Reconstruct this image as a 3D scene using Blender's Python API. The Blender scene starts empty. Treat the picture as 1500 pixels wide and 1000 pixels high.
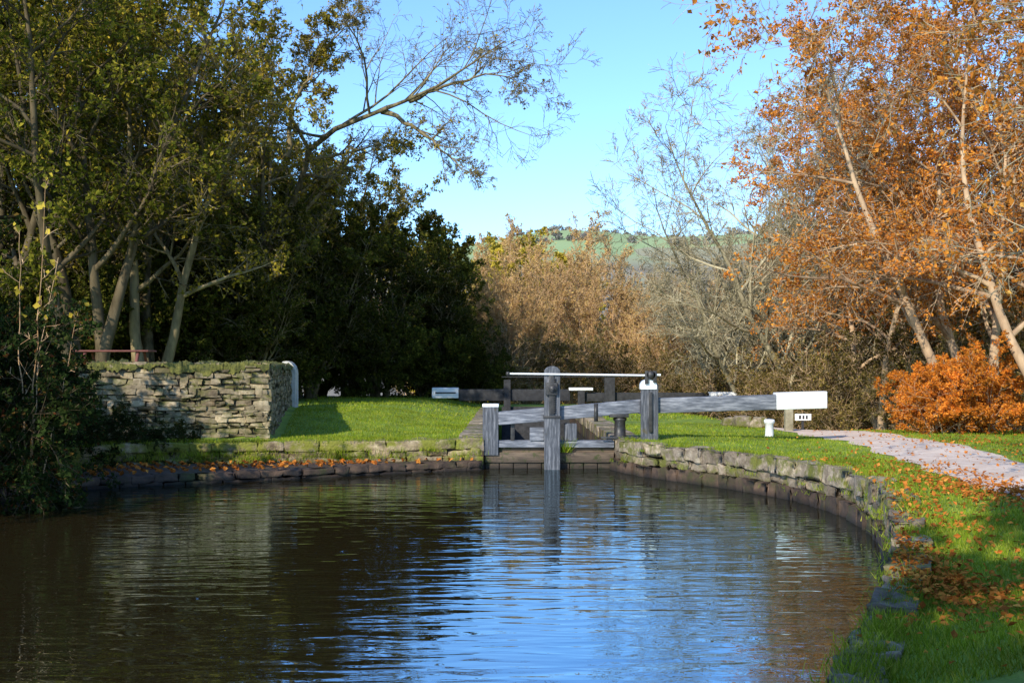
import bpy, math, random
import numpy as np
from mathutils import Vector, Matrix

random.seed(7)
RNG = np.random.default_rng(11)
scene = bpy.context.scene
col = scene.collection
CAMH = 2.2

# ------------------------------------------------------------------ materials
def new_mat(name):
    m = bpy.data.materials.new(name); m.use_nodes = True
    nt = m.node_tree; nt.nodes.clear()
    return m, nt, nt.nodes, nt.links

def ramp(nodes, stops):
    r = nodes.new('ShaderNodeValToRGB')
    el = r.color_ramp.elements
    while len(el) < len(stops): el.new(0.5)
    for e, (p, c) in zip(el, stops):
        e.position = p; e.color = (c[0], c[1], c[2], 1)
    return r

def surf_mat(name, stops, scale=3.0, detail=6, rough=0.85, bump=0.4, bscale=None, bdist=0.02,
             moss=None, moss_scale=1.2, moss_lo=0.5, moss_hi=0.62, stretch=(1, 1, 1), wet=None, tint=False, topmoss=None):
    m, nt, N, L = new_mat(name)
    out = N.new('ShaderNodeOutputMaterial'); b = N.new('ShaderNodeBsdfPrincipled')
    b.inputs['Roughness'].default_value = rough
    L.new(b.outputs[0], out.inputs[0])
    geo = N.new('ShaderNodeNewGeometry')
    mp = N.new('ShaderNodeMapping'); mp.inputs['Scale'].default_value = stretch
    L.new(geo.outputs['Position'], mp.inputs['Vector'])
    n = N.new('ShaderNodeTexNoise'); n.inputs['Scale'].default_value = scale
    n.inputs['Detail'].default_value = detail; n.inputs['Roughness'].default_value = 0.65
    L.new(mp.outputs[0], n.inputs['Vector'])
    r = ramp(N, stops); L.new(n.outputs['Fac'], r.inputs[0])
    c = r.outputs[0]
    if tint:
        mx = N.new('ShaderNodeMix'); mx.data_type = 'RGBA'; mx.blend_type = 'MULTIPLY'
        mx.inputs[0].default_value = 1.0
        r2 = ramp(N, [(0, (0.5, 0.45, 0.4)), (0.5, (0.9, 0.88, 0.86)), (1, (1.3, 1.22, 1.1))])
        L.new(geo.outputs['Random Per Island'], r2.inputs[0])
        L.new(c, mx.inputs[6]); L.new(r2.outputs[0], mx.inputs[7]); c = mx.outputs[2]
    if moss:
        n2 = N.new('ShaderNodeTexNoise'); n2.inputs['Scale'].default_value = moss_scale
        n2.inputs['Detail'].default_value = 8; n2.inputs['Roughness'].default_value = 0.7
        L.new(geo.outputs['Position'], n2.inputs['Vector'])
        fac = n2.outputs['Fac']
        if topmoss is not None:
            sx = N.new('ShaderNodeSeparateXYZ'); L.new(geo.outputs['Normal'], sx.inputs[0])
            ma = N.new('ShaderNodeMath'); ma.operation = 'MULTIPLY_ADD'
            L.new(sx.outputs['Z'], ma.inputs[0]); ma.inputs[1].default_value = topmoss; L.new(fac, ma.inputs[2])
            fac = ma.outputs[0]
        mr = N.new('ShaderNodeMapRange'); mr.inputs[1].default_value = moss_lo; mr.inputs[2].default_value = moss_hi
        L.new(fac, mr.inputs[0])
        mx = N.new('ShaderNodeMix'); mx.data_type = 'RGBA'
        L.new(mr.outputs[0], mx.inputs[0]); L.new(c, mx.inputs[6])
        mx.inputs[7].default_value = (*moss, 1); c = mx.outputs[2]
    if wet is not None:
        sx = N.new('ShaderNodeSeparateXYZ'); L.new(geo.outputs['Position'], sx.inputs[0])
        mr = N.new('ShaderNodeMapRange'); mr.inputs[1].default_value = wet[0]; mr.inputs[2].default_value = wet[1]
        mr.inputs[3].default_value = 0.22; mr.inputs[4].default_value = 1.0
        L.new(sx.outputs['Z'], mr.inputs[0])
        mx = N.new('ShaderNodeMix'); mx.data_type = 'RGBA'; mx.blend_type = 'MULTIPLY'; mx.inputs[0].default_value = 1
        cb = N.new('ShaderNodeCombineXYZ')
        for i in range(3): L.new(mr.outputs[0], cb.inputs[i])
        L.new(c, mx.inputs[6]); L.new(cb.outputs[0], mx.inputs[7]); c = mx.outputs[2]
    L.new(c, b.inputs['Base Color'])
    if bump:
        n3 = N.new('ShaderNodeTexNoise'); n3.inputs['Scale'].default_value = bscale or scale * 4
        n3.inputs['Detail'].default_value = 8
        L.new(mp.outputs[0], n3.inputs['Vector'])
        bp = N.new('ShaderNodeBump'); bp.inputs['Strength'].default_value = bump; bp.inputs['Distance'].default_value = bdist
        L.new(n3.outputs['Fac'], bp.inputs['Height']); L.new(bp.outputs[0], b.inputs['Normal'])
    return m

def leaf_mat(name, stops, transl=0.3, clump=0.5, cscale=0.45):
    m, nt, N, L = new_mat(name)
    out = N.new('ShaderNodeOutputMaterial')
    at = N.new('ShaderNodeAttribute'); at.attribute_name = 'tint'
    r = ramp(N, stops); L.new(at.outputs['Fac'], r.inputs[0])
    geo = N.new('ShaderNodeNewGeometry')
    n = N.new('ShaderNodeTexNoise'); n.inputs['Scale'].default_value = cscale; n.inputs['Detail'].default_value = 2
    L.new(geo.outputs['Position'], n.inputs['Vector'])
    r2 = ramp(N, [(0.3, (1 - clump,) * 3), (0.7, (1 + clump * 0.5,) * 3)])
    L.new(n.outputs['Fac'], r2.inputs[0])
    mx = N.new('ShaderNodeMix'); mx.data_type = 'RGBA'; mx.blend_type = 'MULTIPLY'; mx.inputs[0].default_value = 1
    L.new(r.outputs[0], mx.inputs[6]); L.new(r2.outputs[0], mx.inputs[7])
    b = N.new('ShaderNodeBsdfDiffuse'); L.new(mx.outputs[2], b.inputs['Color'])
    t = N.new('ShaderNodeBsdfTranslucent'); L.new(mx.outputs[2], t.inputs['Color'])
    ms = N.new('ShaderNodeMixShader'); ms.inputs[0].default_value = transl
    L.new(b.outputs[0], ms.inputs[1]); L.new(t.outputs[0], ms.inputs[2]); L.new(ms.outputs[0], out.inputs[0])
    return m

def bark_mat(name, a, b_, scale=3):
    m, nt, N, L = new_mat(name)
    out = N.new('ShaderNodeOutputMaterial'); geo = N.new('ShaderNodeNewGeometry')
    mp = N.new('ShaderNodeMapping'); mp.inputs['Scale'].default_value = (1, 1, 0.35); L.new(geo.outputs['Position'], mp.inputs[0])
    n = N.new('ShaderNodeTexNoise'); n.inputs['Scale'].default_value = scale * 2; n.inputs['Detail'].default_value = 5; L.new(mp.outputs[0], n.inputs['Vector'])
    at = N.new('ShaderNodeAttribute'); at.attribute_name = 'tint'
    ad = N.new('ShaderNodeMath'); ad.operation = 'MULTIPLY_ADD'; L.new(at.outputs['Fac'], ad.inputs[0]); ad.inputs[1].default_value = 0.35; L.new(n.outputs['Fac'], ad.inputs[2])
    r = ramp(N, [(0.4, a), (0.95, b_)]); L.new(ad.outputs[0], r.inputs[0])
    d = N.new('ShaderNodeBsdfDiffuse'); L.new(r.outputs[0], d.inputs['Color']); L.new(d.outputs[0], out.inputs[0])
    return m

M_bark_dark = bark_mat('bark_dark', (0.03, 0.024, 0.014), (0.17, 0.13, 0.075))
M_bark_grey = bark_mat('bark_grey', (0.2, 0.17, 0.1), (0.55, 0.47, 0.3))
M_bark_tan = bark_mat('bark_tan', (0.38, 0.22, 0.1), (0.74, 0.5, 0.28))
M_bark_beech = bark_mat('bark_beech', (0.24, 0.15, 0.09), (0.6, 0.42, 0.25))
M_bark_willow = bark_mat('bark_willow', (0.065, 0.052, 0.028), (0.33, 0.26, 0.14))

M_leaf_green = leaf_mat('leaf_green', [(0, (0.045, 0.055, 0.008)), (0.4, (0.13, 0.14, 0.016)), (0.7, (0.28, 0.24, 0.028)), (1, (0.58, 0.42, 0.05))], clump=0.6)
M_leaf_dark = leaf_mat('leaf_dark', [(0, (0.03, 0.038, 0.008)), (0.6, (0.095, 0.105, 0.017)), (1, (0.27, 0.23, 0.035))], clump=0.65)
M_leaf_willow = leaf_mat('leaf_willow', [(0, (0.16, 0.14, 0.016)), (0.5, (0.36, 0.28, 0.03)), (1, (0.66, 0.46, 0.06))])
M_leaf_orange = leaf_mat('leaf_orange', [(0, (0.3, 0.1, 0.025)), (0.5, (0.7, 0.25, 0.04)), (0.85, (0.86, 0.38, 0.055)), (1, (0.88, 0.55, 0.15))], clump=0.45)
M_leaf_bright = leaf_mat('leaf_bright_orange', [(0, (0.38, 0.1, 0.015)), (0.5, (0.76, 0.25, 0.03)), (1, (0.88, 0.42, 0.07))], clump=0.4, cscale=1.5)
M_leaf_tan = leaf_mat('leaf_tan', [(0, (0.42, 0.25, 0.09)), (0.5, (0.7, 0.46, 0.16)), (1, (0.8, 0.6, 0.2))], clump=0.35)
M_leaf_yel = leaf_mat('leaf_yellow', [(0, (0.26, 0.22, 0.03)), (0.5, (0.58, 0.43, 0.05)), (1, (0.76, 0.56, 0.09))])
M_leaf_scrub = leaf_mat('leaf_scrub', [(0, (0.09, 0.085, 0.02)), (0.5, (0.26, 0.2, 0.055)), (1, (0.48, 0.34, 0.1))], clump=0.6)
M_leaf_bramble = leaf_mat('leaf_bramble', [(0, (0.015, 0.028, 0.007)), (0.7, (0.05, 0.075, 0.018)), (0.9, (0.11, 0.03, 0.012)), (1, (0.24, 0.17, 0.035))], clump=0.5, cscale=1.5)
M_grass = leaf_mat('grass_blade', [(0, (0.14, 0.21, 0.012)), (0.6, (0.29, 0.39, 0.025)), (1, (0.52, 0.48, 0.08))], transl=0.3, clump=0.4, cscale=1.2)
M_fallen = leaf_mat('fallen_leaf', [(0, (0.16, 0.045, 0.014)), (0.5, (0.5, 0.16, 0.028)), (1, (0.75, 0.34, 0.07))], transl=0.1, clump=0.2)

M_wood = surf_mat('weathered_black_timber', [(0.3, (0.045, 0.05, 0.062)), (0.5, (0.14, 0.148, 0.17)), (0.72, (0.36, 0.36, 0.38))], scale=5, detail=8,
                  bump=0.5, bdist=0.008, stretch=(0.5, 2, 4), bscale=14)
M_woodv = surf_mat('weathered_black_post', [(0.3, (0.025, 0.028, 0.034)), (0.5, (0.075, 0.08, 0.092)), (0.72, (0.24, 0.24, 0.25))], scale=6, detail=8,
                   bump=0.5, bdist=0.008, stretch=(4, 4, 0.4), bscale=14, moss=(0.09, 0.07, 0.02), moss_lo=0.6, moss_hi=0.7, moss_scale=3)
M_wooddark = surf_mat('dark_timber', [(0.3, (0.012, 0.012, 0.013)), (0.7, (0.05, 0.05, 0.052))], scale=6, bump=0.3)
M_woodbrown = surf_mat('wet_gate_timber', [(0.3, (0.05, 0.035, 0.025)), (0.7, (0.2, 0.14, 0.09))], scale=4, bump=0.5, bdist=0.01, stretch=(0.6, 1, 5), wet=(0.0, 0.35),
                       moss=(0.05, 0.06, 0.012), moss_lo=0.52, moss_hi=0.6, moss_scale=4)
M_white = surf_mat('white_paint', [(0.25, (0.45, 0.43, 0.38)), (0.42, (0.82, 0.82, 0.8))], scale=4, detail=9, rough=0.5, bump=0.25, bdist=0.005)
M_iron = surf_mat('black_iron', [(0.3, (0.012, 0.012, 0.013)), (0.7, (0.05, 0.045, 0.04))], scale=9, rough=0.45, bump=0.2)
M_red = surf_mat('red_brown_wood', [(0.3, (0.12, 0.035, 0.03)), (0.7, (0.2, 0.07, 0.05))], scale=5)
M_stone = surf_mat('wall_stone', [(0.28, (0.13, 0.1, 0.06)), (0.5, (0.36, 0.29, 0.18)), (0.7, (0.58, 0.49, 0.34))], scale=5, detail=9, tint=True,
                   bump=0.8, bdist=0.025, moss=(0.1, 0.1, 0.018), moss_lo=0.48, moss_hi=0.68, moss_scale=1.8, topmoss=0.25)
M_coping = surf_mat('coping_stone', [(0.28, (0.1, 0.072, 0.048)), (0.5, (0.28, 0.225, 0.16)), (0.72, (0.52, 0.44, 0.34))], scale=6, detail=10, tint=True,
                    bump=0.9, bdist=0.03, moss=(0.13, 0.13, 0.018), moss_lo=0.48, moss_hi=0.6, moss_scale=2.2, wet=(0.0, 0.3))
M_copmoss = surf_mat('mossy_coping_stone', [(0.28, (0.1, 0.072, 0.04)), (0.5, (0.3, 0.235, 0.14)), (0.72, (0.58, 0.48, 0.32))], scale=6, detail=10, tint=True,
                    bump=0.9, bdist=0.03, moss=(0.2, 0.2, 0.022), moss_lo=0.44, moss_hi=0.56, moss_scale=1.9, wet=(0.0, 0.35))
M_ledge = surf_mat('wet_ledge_stone', [(0.3, (0.03, 0.02, 0.014)), (0.7, (0.13, 0.08, 0.05))], scale=5, detail=8, tint=True,
                   bump=0.7, bdist=0.02, moss=(0.05, 0.05, 0.01), moss_lo=0.5, moss_hi=0.65, wet=(0.0, 0.12))
M_backing = surf_mat('earth_backing', [(0.3, (0.02, 0.016, 0.01)), (0.7, (0.06, 0.05, 0.03))], scale=8)
M_moss = surf_mat('moss', [(0.3, (0.045, 0.05, 0.01)), (0.55, (0.13, 0.13, 0.02)), (0.75, (0.28, 0.23, 0.05))], scale=7, detail=10, bump=1.0, bdist=0.04, bscale=22)
M_path = surf_mat('gravel_path', [(0.3, (0.58, 0.43, 0.33)), (0.5, (0.74, 0.58, 0.45)), (0.7, (0.82, 0.68, 0.55))], scale=3.5, detail=12, bump=0.2, bdist=0.006, bscale=60,
                   moss=(0.48, 0.35, 0.24), moss_lo=0.5, moss_hi=0.75, moss_scale=0.8)
M_ground = surf_mat('ground_grass', [(0.3, (0.1, 0.16, 0.014)), (0.5, (0.2, 0.29, 0.02)), (0.7, (0.3, 0.38, 0.035))], scale=1.3, detail=10, bump=0.8, bdist=0.04, bscale=40,
                    moss=(0.24, 0.2, 0.06), moss_lo=0.6, moss_hi=0.8, moss_scale=0.7)

# ------------------------------------------------------------------ mesh helpers
def np_mesh(name, V, F, mats, mi=None, tint=None, smooth=None, parent=None, link=True):
    V = np.asarray(V, dtype=np.float32); F = np.asarray(F, dtype=np.int32)
    me = bpy.data.meshes.new(name)
    me.vertices.add(len(V)); me.vertices.foreach_set('co', V.ravel())
    me.loops.add(F.size); me.loops.foreach_set('vertex_index', F.ravel())
    me.polygons.add(len(F))
    me.polygons.foreach_set('loop_start', np.arange(0, F.size, 4, dtype=np.int32))
    me.polygons.foreach_set('loop_total', np.full(len(F), 4, dtype=np.int32))
    for m in mats: me.materials.append(m)
    if mi is not None: me.polygons.foreach_set('material_index', np.asarray(mi, dtype=np.int32))
    if smooth is not None: me.polygons.foreach_set('use_smooth', np.asarray(smooth, dtype=bool))
    if tint is not None:
        a = me.attributes.new('tint', 'FLOAT', 'POINT'); a.data.foreach_set('value', np.asarray(tint, dtype=np.float32))
    me.update(calc_edges=True)
    if not link: return me
    ob = bpy.data.objects.new(name, me); col.objects.link(ob)
    if parent: ob.parent = parent
    return ob

class Acc:
    def __init__(s): s.V = []; s.F = []; s.mi = []; s.t = []; s.sm = []; s.n = 0
    def add(s, V, F, mi, tint, smooth):
        s.V.append(V); s.F.append(F + s.n); s.n += len(V)
        s.mi.append(np.full(len(F), mi)); s.t.append(tint); s.sm.append(np.full(len(F), smooth))
    def mesh(s, name, mats, link=True):
        return np_mesh(name, np.concatenate(s.V), np.concatenate(s.F), mats, np.concatenate(s.mi), np.concatenate(s.t), np.concatenate(s.sm), link=link)

def norm(a): return a / (np.linalg.norm(a, axis=-1, keepdims=True) + 1e-9)

def tubes(acc, pts, rad, sides, mi=0):
    N, n, _ = pts.shape
    if N == 0: return
    T = np.gradient(pts, axis=1); T = norm(T)
    if sides == 1:      # fine twigs: thin flat strips with random facing
        rv = RNG.normal(size=(N, 1, 3)); U = norm(np.cross(T, rv))
        V = np.stack([pts - U * rad[:, :, None], pts + U * rad[:, :, None]], 2).reshape(-1, 3)
        base = (np.arange(N) * n * 2)[:, None] + (np.arange(n - 1) * 2)[None, :]
        F = np.stack([base, base + 1, base + 3, base + 2], -1).reshape(-1, 4)
        acc.add(V, F, mi, np.repeat(RNG.random(N), n * 2), True); return
    ref = np.tile(np.array([0.31, 0.17, 0.93]), (N, n, 1))
    bad = np.abs((T * ref).sum(-1)) > 0.95
    ref[bad] = [1, 0, 0]
    U = norm(np.cross(T, ref)); W = np.cross(T, U)
    a = np.arange(sides) * 2 * np.pi / sides
    ring = pts[:, :, None, :] + rad[:, :, None, None] * (np.cos(a)[None, None, :, None] * U[:, :, None, :] + np.sin(a)[None, None, :, None] * W[:, :, None, :])
    V = ring.reshape(-1, 3)
    base = (np.arange(N) * n * sides)[:, None, None]
    i = (np.arange(n - 1) * sides)[None, :, None]; j = np.arange(sides)[None, None, :]; j2 = (j + 1) % sides
    A = base + i + j; B = base + i + j2; C = B + sides; D = A + sides
    F = np.stack([A, B, C, D], -1).reshape(-1, 4)
    acc.add(V, F, mi, np.repeat(RNG.random(N), n * sides), True)

def leafquads(acc, P, size, mi=1, aspect=0.6, flat=0.0, tint=None, rng=RNG):
    N = len(P)
    nrm = norm(rng.normal(size=(N, 3)) + np.array([0, 0, flat]))
    u = norm(np.cross(nrm, rng.normal(size=(N, 3)))); v = np.cross(nrm, u)
    s = size * rng.uniform(0.6, 1.3, N)[:, None]
    bend = nrm * s * 0.25
    V = np.stack([P - u * s, P - v * s * aspect + bend, P + u * s, P + v * s * aspect + bend], 1).reshape(-1, 3)
    F = np.arange(N * 4).reshape(N, 4)
    if tint is None: tint = np.clip(rng.beta(2, 2.2, N), 0, 1)
    acc.add(V, F, mi, np.repeat(tint, 4), False)

def grow(P, D, L, n, wob, trop, rng):
    N = len(P); pts = np.zeros((N, n, 3)); pts[:, 0] = P; d = norm(D); st = (L / (n - 1))[:, None]
    for i in range(1, n):
        d = norm(d + rng.normal(0, wob, (N, 3)) + np.array([0, 0, trop]))
        pts[:, i] = pts[:, i - 1] + d * st
    return pts

def spawn(pts, rad, L, k, t0, t1, a0, a1, lf, lt, rng):
    N, n, _ = pts.shape
    t = (np.arange(k)[None, :] + rng.random((N, k))) / k * (t1 - t0) + t0
    pi = np.repeat(np.arange(N), k); t = t.ravel()
    f = np.clip(t * (n - 1), 0, n - 1.001); i = f.astype(int); w = (f - i)[:, None]
    P = pts[pi, i] * (1 - w) + pts[pi, i + 1] * w
    T = norm(pts[pi, i + 1] - pts[pi, i])
    r = rad[pi, i] * (1 - w[:, 0]) + rad[pi, i + 1] * w[:, 0]
    rv = rng.normal(size=(len(P), 3)); pr = norm(rv - (rv * T).sum(-1, keepdims=True) * T)
    a = np.radians(rng.uniform(a0, a1, len(P)))[:, None]
    D = np.cos(a) * T + np.sin(a) * pr
    Lc = L[pi] * lf * (1 - lt * t) * rng.uniform(0.6, 1.3, len(P))
    return P, D, Lc, r

def make_tree(name, seed, H, stems, levels, mats, leaves=0, leafsize=0.07, lean=(5, 20), stemr=None, custom=None, aspect=0.6, link=False, spread=0.3, minr=0.006, leafmask=None, tintbias=None, strip=True):
    rng = np.random.default_rng(seed); acc = Acc()
    if custom is not None:
        n = 14; arr = []; rr = []; LL = []
        for pl, r0 in custom:
            pl = np.array(pl, float); c = np.r_[0, np.cumsum(np.linalg.norm(np.diff(pl, axis=0), axis=1))]
            s = np.linspace(0, c[-1], n); q = np.stack([np.interp(s, c, pl[:, j]) for j in range(3)], 1)
            q[1:-1] = (q[:-2] + 2 * q[1:-1] + q[2:]) / 4
            q[1:-1] += rng.normal(0, min(0.06, r0 * 0.9), (n - 2, 3))
            arr.append(q); rr.append(r0); LL.append(c[-1])
        pts = np.array(arr); R = np.array(rr); L = np.array(LL)
    else:
        az = np.arange(stems) * 2 * np.pi / stems + rng.random(stems); le = np.radians(rng.uniform(*lean, stems))
        D = np.stack([np.cos(az) * np.sin(le), np.sin(az) * np.sin(le), np.cos(le)], 1)
        P = np.stack([np.cos(az) * spread, np.sin(az) * spread, np.full(stems, -0.2)], 1)
        if stems == 1: P[:, :2] = 0
        L = H * rng.uniform(0.8, 1.0, stems)
        pts = grow(P, D, L, 14, 0.07, 0.03, rng)
        R = np.full(stems, stemr or H * 0.014) * rng.uniform(0.7, 1.1, stems)
    n = pts.shape[1]; t = np.linspace(0, 1, n)[None]
    rad = np.maximum(R[:, None] * (1 - 0.93 * t) * (1 + 0.35 * np.exp(-t * 14)), minr)
    tubes(acc, pts, rad, 8)
    for li, lv in enumerate(levels):
        P, D, Lc, r = spawn(pts, rad, L, lv['k'], lv.get('t0', 0.2), lv.get('t1', 1), lv.get('a0', 30), lv.get('a1', 65), lv['lf'], lv.get('lt', 0.5), rng)
        pts = grow(P, D, Lc, lv.get('n', 6), lv.get('w', 0.14), lv.get('trop', 0.03), rng)
        t = np.linspace(0, 1, pts.shape[1])[None]
        R = np.minimum(r * 0.7, Lc * 0.022 + minr)
        rad = np.maximum(R[:, None] * (1 - 0.85 * t), minr * lv.get('mr', 1)); L = Lc
        last = strip and li == len(levels) - 1
        tubes(acc, pts, rad * (1.15 if last else 1), 5 if li == 0 else (1 if last else 3))
    if leaves:
        P, D, Lc, r = spawn(pts, rad, L, leaves, 0.05, 1, 0, 90, 1, 0, rng)
        P = P + rng.normal(0, leafsize * 0.7, P.shape)
        if leafmask is not None: P = P[leafmask(P, rng)]
        tt = rng.beta(2, 2.2, len(P))
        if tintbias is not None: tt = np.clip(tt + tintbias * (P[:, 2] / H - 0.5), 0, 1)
        leafquads(acc, P, leafsize, 1, aspect, tint=tt, rng=rng)
    return acc.mesh(name, mats, link=link)

def inst(name, me, x, y, z=None, s=1.0, rz=None, sz=None, tilt=(0, 0)):
    ob = bpy.data.objects.new(name, me); col.objects.link(ob)
    if z is None: z = float(Hf(np.array([x]), np.array([y]))[0]) - 0.05
    ob.location = (x, y, z); ob.scale = (s, s, sz or s)
    ob.rotation_euler = (tilt[0], tilt[1], random.uniform(0, 6.28) if rz is None else rz)
    return ob

# ------------------------------------------------------------------ terrain
def catmull(P, step=0.15):
    P = np.array(P, float); Q = np.vstack([2 * P[0] - P[1], P, 2 * P[-1] - P[-2]]); out = []
    for i in range(1, len(Q) - 2):
        p0, p1, p2, p3 = Q[i - 1], Q[i], Q[i + 1], Q[i + 2]
        m = max(2, int(np.linalg.norm(p2 - p1) / step))
        for t in np.arange(m) / m:
            out.append(0.5 * ((2 * p1) + (-p0 + p2) * t + (2 * p0 - 5 * p1 + 4 * p2 - p3) * t * t + (-p0 + 3 * p1 - 3 * p2 + p3) * t ** 3))
    out.append(P[-1]); return np.array(out)

Rb = catmull([(2.25, 25.45), (2.35, 24.9), (2.7, 23.8), (3.3, 22.7), (4.1, 21.1), (4.7, 19.5), (5.0, 17.4), (4.85, 15.6), (4.5, 14.0), (3.95, 12.0), (3.36, 10.4), (2.8, 9.1), (2.3, 8.1), (1.5, 6.2), (0.5, 4), (-1, 1), (-3, -4), (-4, -9)])
Ub = catmull([(-0.65, 25.45), (-3, 25.0), (-5.6, 24.6), (-7.8, 24.1), (-8.9, 22.5), (-9.2, 19.5), (-9.9, 14), (-10.3, 8), (-11.3, 0), (-13, -9)])
Lb = catmull([(-0.65, 25.3), (-2.6, 24.25), (-4.7, 22.9), (-7.0, 21.7), (-8.1, 20.6), (-8.5, 18.7), (-9.2, 14), (-9.6, 8), (-10.6, 0), (-12.5, -9)])

def ss(a, b, x):
    t = np.clip((x - a) / (b - a), 0, 1); return t * t * (3 - 2 * t)

def dist_poly(x, y, C):
    C = C[::2]; d = np.full(x.shape, 1e9)
    for i in range(len(C) - 1):
        a = C[i]; v = C[i + 1] - a; L2 = (v ** 2).sum()
        t = np.clip(((x - a[0]) * v[0] + (y - a[1]) * v[1]) / L2, 0, 1)
        d = np.minimum(d, (x - a[0] - t * v[0]) ** 2 + (y - a[1] - t * v[1]) ** 2)
    return np.sqrt(d)

def inside(x, y, poly):
    r = np.zeros(x.shape, bool); n = len(poly)
    for i in range(n):
        x1, y1 = poly[i]; x2, y2 = poly[(i + 1) % n]
        if y1 == y2: continue
        c = ((y1 > y) != (y2 > y)) & (x < (x2 - x1) * (y - y1) / (y2 - y1) + x1); r ^= c
    return r
CANAL = np.vstack([Rb[::2], Ub[::-2]])

def zedge(y): return 0.2 + 0.42 * ss(9.0, 14.5, y)
def wn(x, y): return np.sin(x * 1.7 + 0.6 * y) * np.sin(y * 1.3 - 0.5 * x + 1) * 0.5 + np.sin(x * 4.1 + y * 2.2) * np.sin(y * 3.7 - x) * 0.25
def Hf(x, y):
    x = np.asarray(x, float); y = np.asarray(y, float)
    z = 0.62 + 0 * x
    z = z + 0.38 * ss(27, 36, y) * ss(-0.8, -4, x)
    z = z - 2.6 * ss(27, 62, y) * ss(5.8, 9.0, x)
    z = z - 5 * ss(50, 110, y) - 10 * ss(110, 230, y)
    xs = -5.5 - (y - 26.3) * 0.14
    w = 0.25 + 2.5 * ss(36, 40, y)
    z = z + (1.85 - z) * ss(xs - 0.1, xs - 0.1 - w, x) * ss(26.3, 26.6, y) * (y < 60)
    z = z + 0.07 * wn(x * 0.5, y * 0.5) * ss(0.3, 2.0, np.abs(x - 0.8) + np.maximum(0, 20 - y))
    near = (y < 15.5) & (x > -4)
    if near.any():
        d = dist_poly(x, y, Rb); ze = zedge(y)
        z = np.where(near, ze + (z - ze) * ss(0.2, 2.4, d), z)
    return z

def seg(*parts):
    return np.unique(np.concatenate([np.arange(a, b, s) for a, b, s in parts]))
xs_ = seg((-900, -100, 60), (-100, -30, 6), (-30, -13, 1), (-13, 13, 0.22), (13, 32, 1), (32, 100, 6), (100, 960, 60))
ys_ = seg((-120, -10, 10), (-10, 4, 0.5), (4, 50, 0.22), (50, 120, 2.5), (120, 1500, 60))
X, Y = np.meshgrid(xs_, ys_)
Z = Hf(X, Y)
close = (Y < 27) & (np.abs(X) < 15)
low = np.zeros(X.shape, bool)
xc, yc = X[close], Y[close]
lw = inside(xc, yc, CANAL) | (dist_poly(xc, yc, Rb) < 0.12) | (dist_poly(xc, yc, Ub) < 0.2)
low[close] = lw
low |= (X > -0.85) & (X < 2.5) & (Y > 25.2) & (Y < 47)
Z[low] = -2.6
nx, ny = len(xs_), len(ys_)
V = np.stack([X.ravel(), Y.ravel(), Z.ravel()], 1)
ii, jj = np.meshgrid(np.arange(nx - 1), np.arange(ny - 1)); a = (jj * nx + ii).ravel()
F = np.stack([a, a + 1, a + 1 + nx, a + nx], 1)
np_mesh('ground', V, F, [M_ground], smooth=np.ones(len(F), bool))

pc = catmull([(6.9, 2), (7.0, 8), (7.1, 12.5), (7.3, 17), (7.8, 21), (8.15, 25), (8.1, 28.5), (7.7, 33), (7.5, 45)], 0.3)
pt = norm(np.gradient(pc, axis=0)); pn = np.stack([pt[:, 1], -pt[:, 0]], 1)
rows = []
for k, o in enumerate(np.linspace(-1.0, 1.0, 9)):
    off = o * (1.0 + 0.1 * np.sin(np.arange(len(pc)) * 0.9 + o) * (abs(o) > 0.9))
    q = pc + pn * off[:, None]
    rows.append(np.column_stack([q, Hf(q[:, 0], q[:, 1]) + 0.03 - 0.02 * abs(o)]))
V = np.stack(rows, 1).reshape(-1, 3); n = len(pc)
ii, jj = np.meshgrid(np.arange(8), np.arange(n - 1)); a = (jj * 9 + ii).ravel()
np_mesh('gravel_footpath', V, np.stack([a, a + 1, a + 10, a + 9], 1), [M_path], smooth=np.ones(len(a), bool))
def pathdist(x, y): return dist_poly(x, y, pc)

# ------------------------------------------------------------------ hill
xs2 = np.arange(-700, 701, 10.0); ys2 = np.arange(180, 1100, 10.0); X2, Y2 = np.meshgrid(xs2, ys2)
def hillz(x, y):
    base = -17 + 88 * ss(230, 640, y) - 20 * ss(700, 1100, y)
    prof = 1 - 0.10 * ss(0, 220, -x + 20) + 0.035 * np.sin(x * 0.021 + 1) + 0.02 * np.sin(x * 0.06)
    return -17 + (base + 17) * prof + 3 * np.sin(x * 0.013 + y * 0.01)
Z2 = hillz(X2, Y2)
m, nt, N, L = new_mat('hill_fields_haze_tinted')  # distance haze is mixed into the pale, muted field and wood colours
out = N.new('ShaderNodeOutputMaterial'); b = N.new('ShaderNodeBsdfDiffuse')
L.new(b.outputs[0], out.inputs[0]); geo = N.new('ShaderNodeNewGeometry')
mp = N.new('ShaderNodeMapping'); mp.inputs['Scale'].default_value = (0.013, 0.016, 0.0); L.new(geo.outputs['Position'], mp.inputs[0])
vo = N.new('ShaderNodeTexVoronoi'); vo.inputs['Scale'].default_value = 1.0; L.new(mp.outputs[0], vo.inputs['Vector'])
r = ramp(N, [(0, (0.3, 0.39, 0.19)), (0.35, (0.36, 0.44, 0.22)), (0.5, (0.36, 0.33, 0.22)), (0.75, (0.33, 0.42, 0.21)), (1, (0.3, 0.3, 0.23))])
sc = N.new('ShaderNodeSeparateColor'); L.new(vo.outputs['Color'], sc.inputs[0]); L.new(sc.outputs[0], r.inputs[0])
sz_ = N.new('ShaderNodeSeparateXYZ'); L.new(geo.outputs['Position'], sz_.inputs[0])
mr = N.new('ShaderNodeMapRange'); mr.inputs[1].default_value = 44; mr.inputs[2].default_value = 56; L.new(sz_.outputs['Z'], mr.inputs[0])
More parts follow.
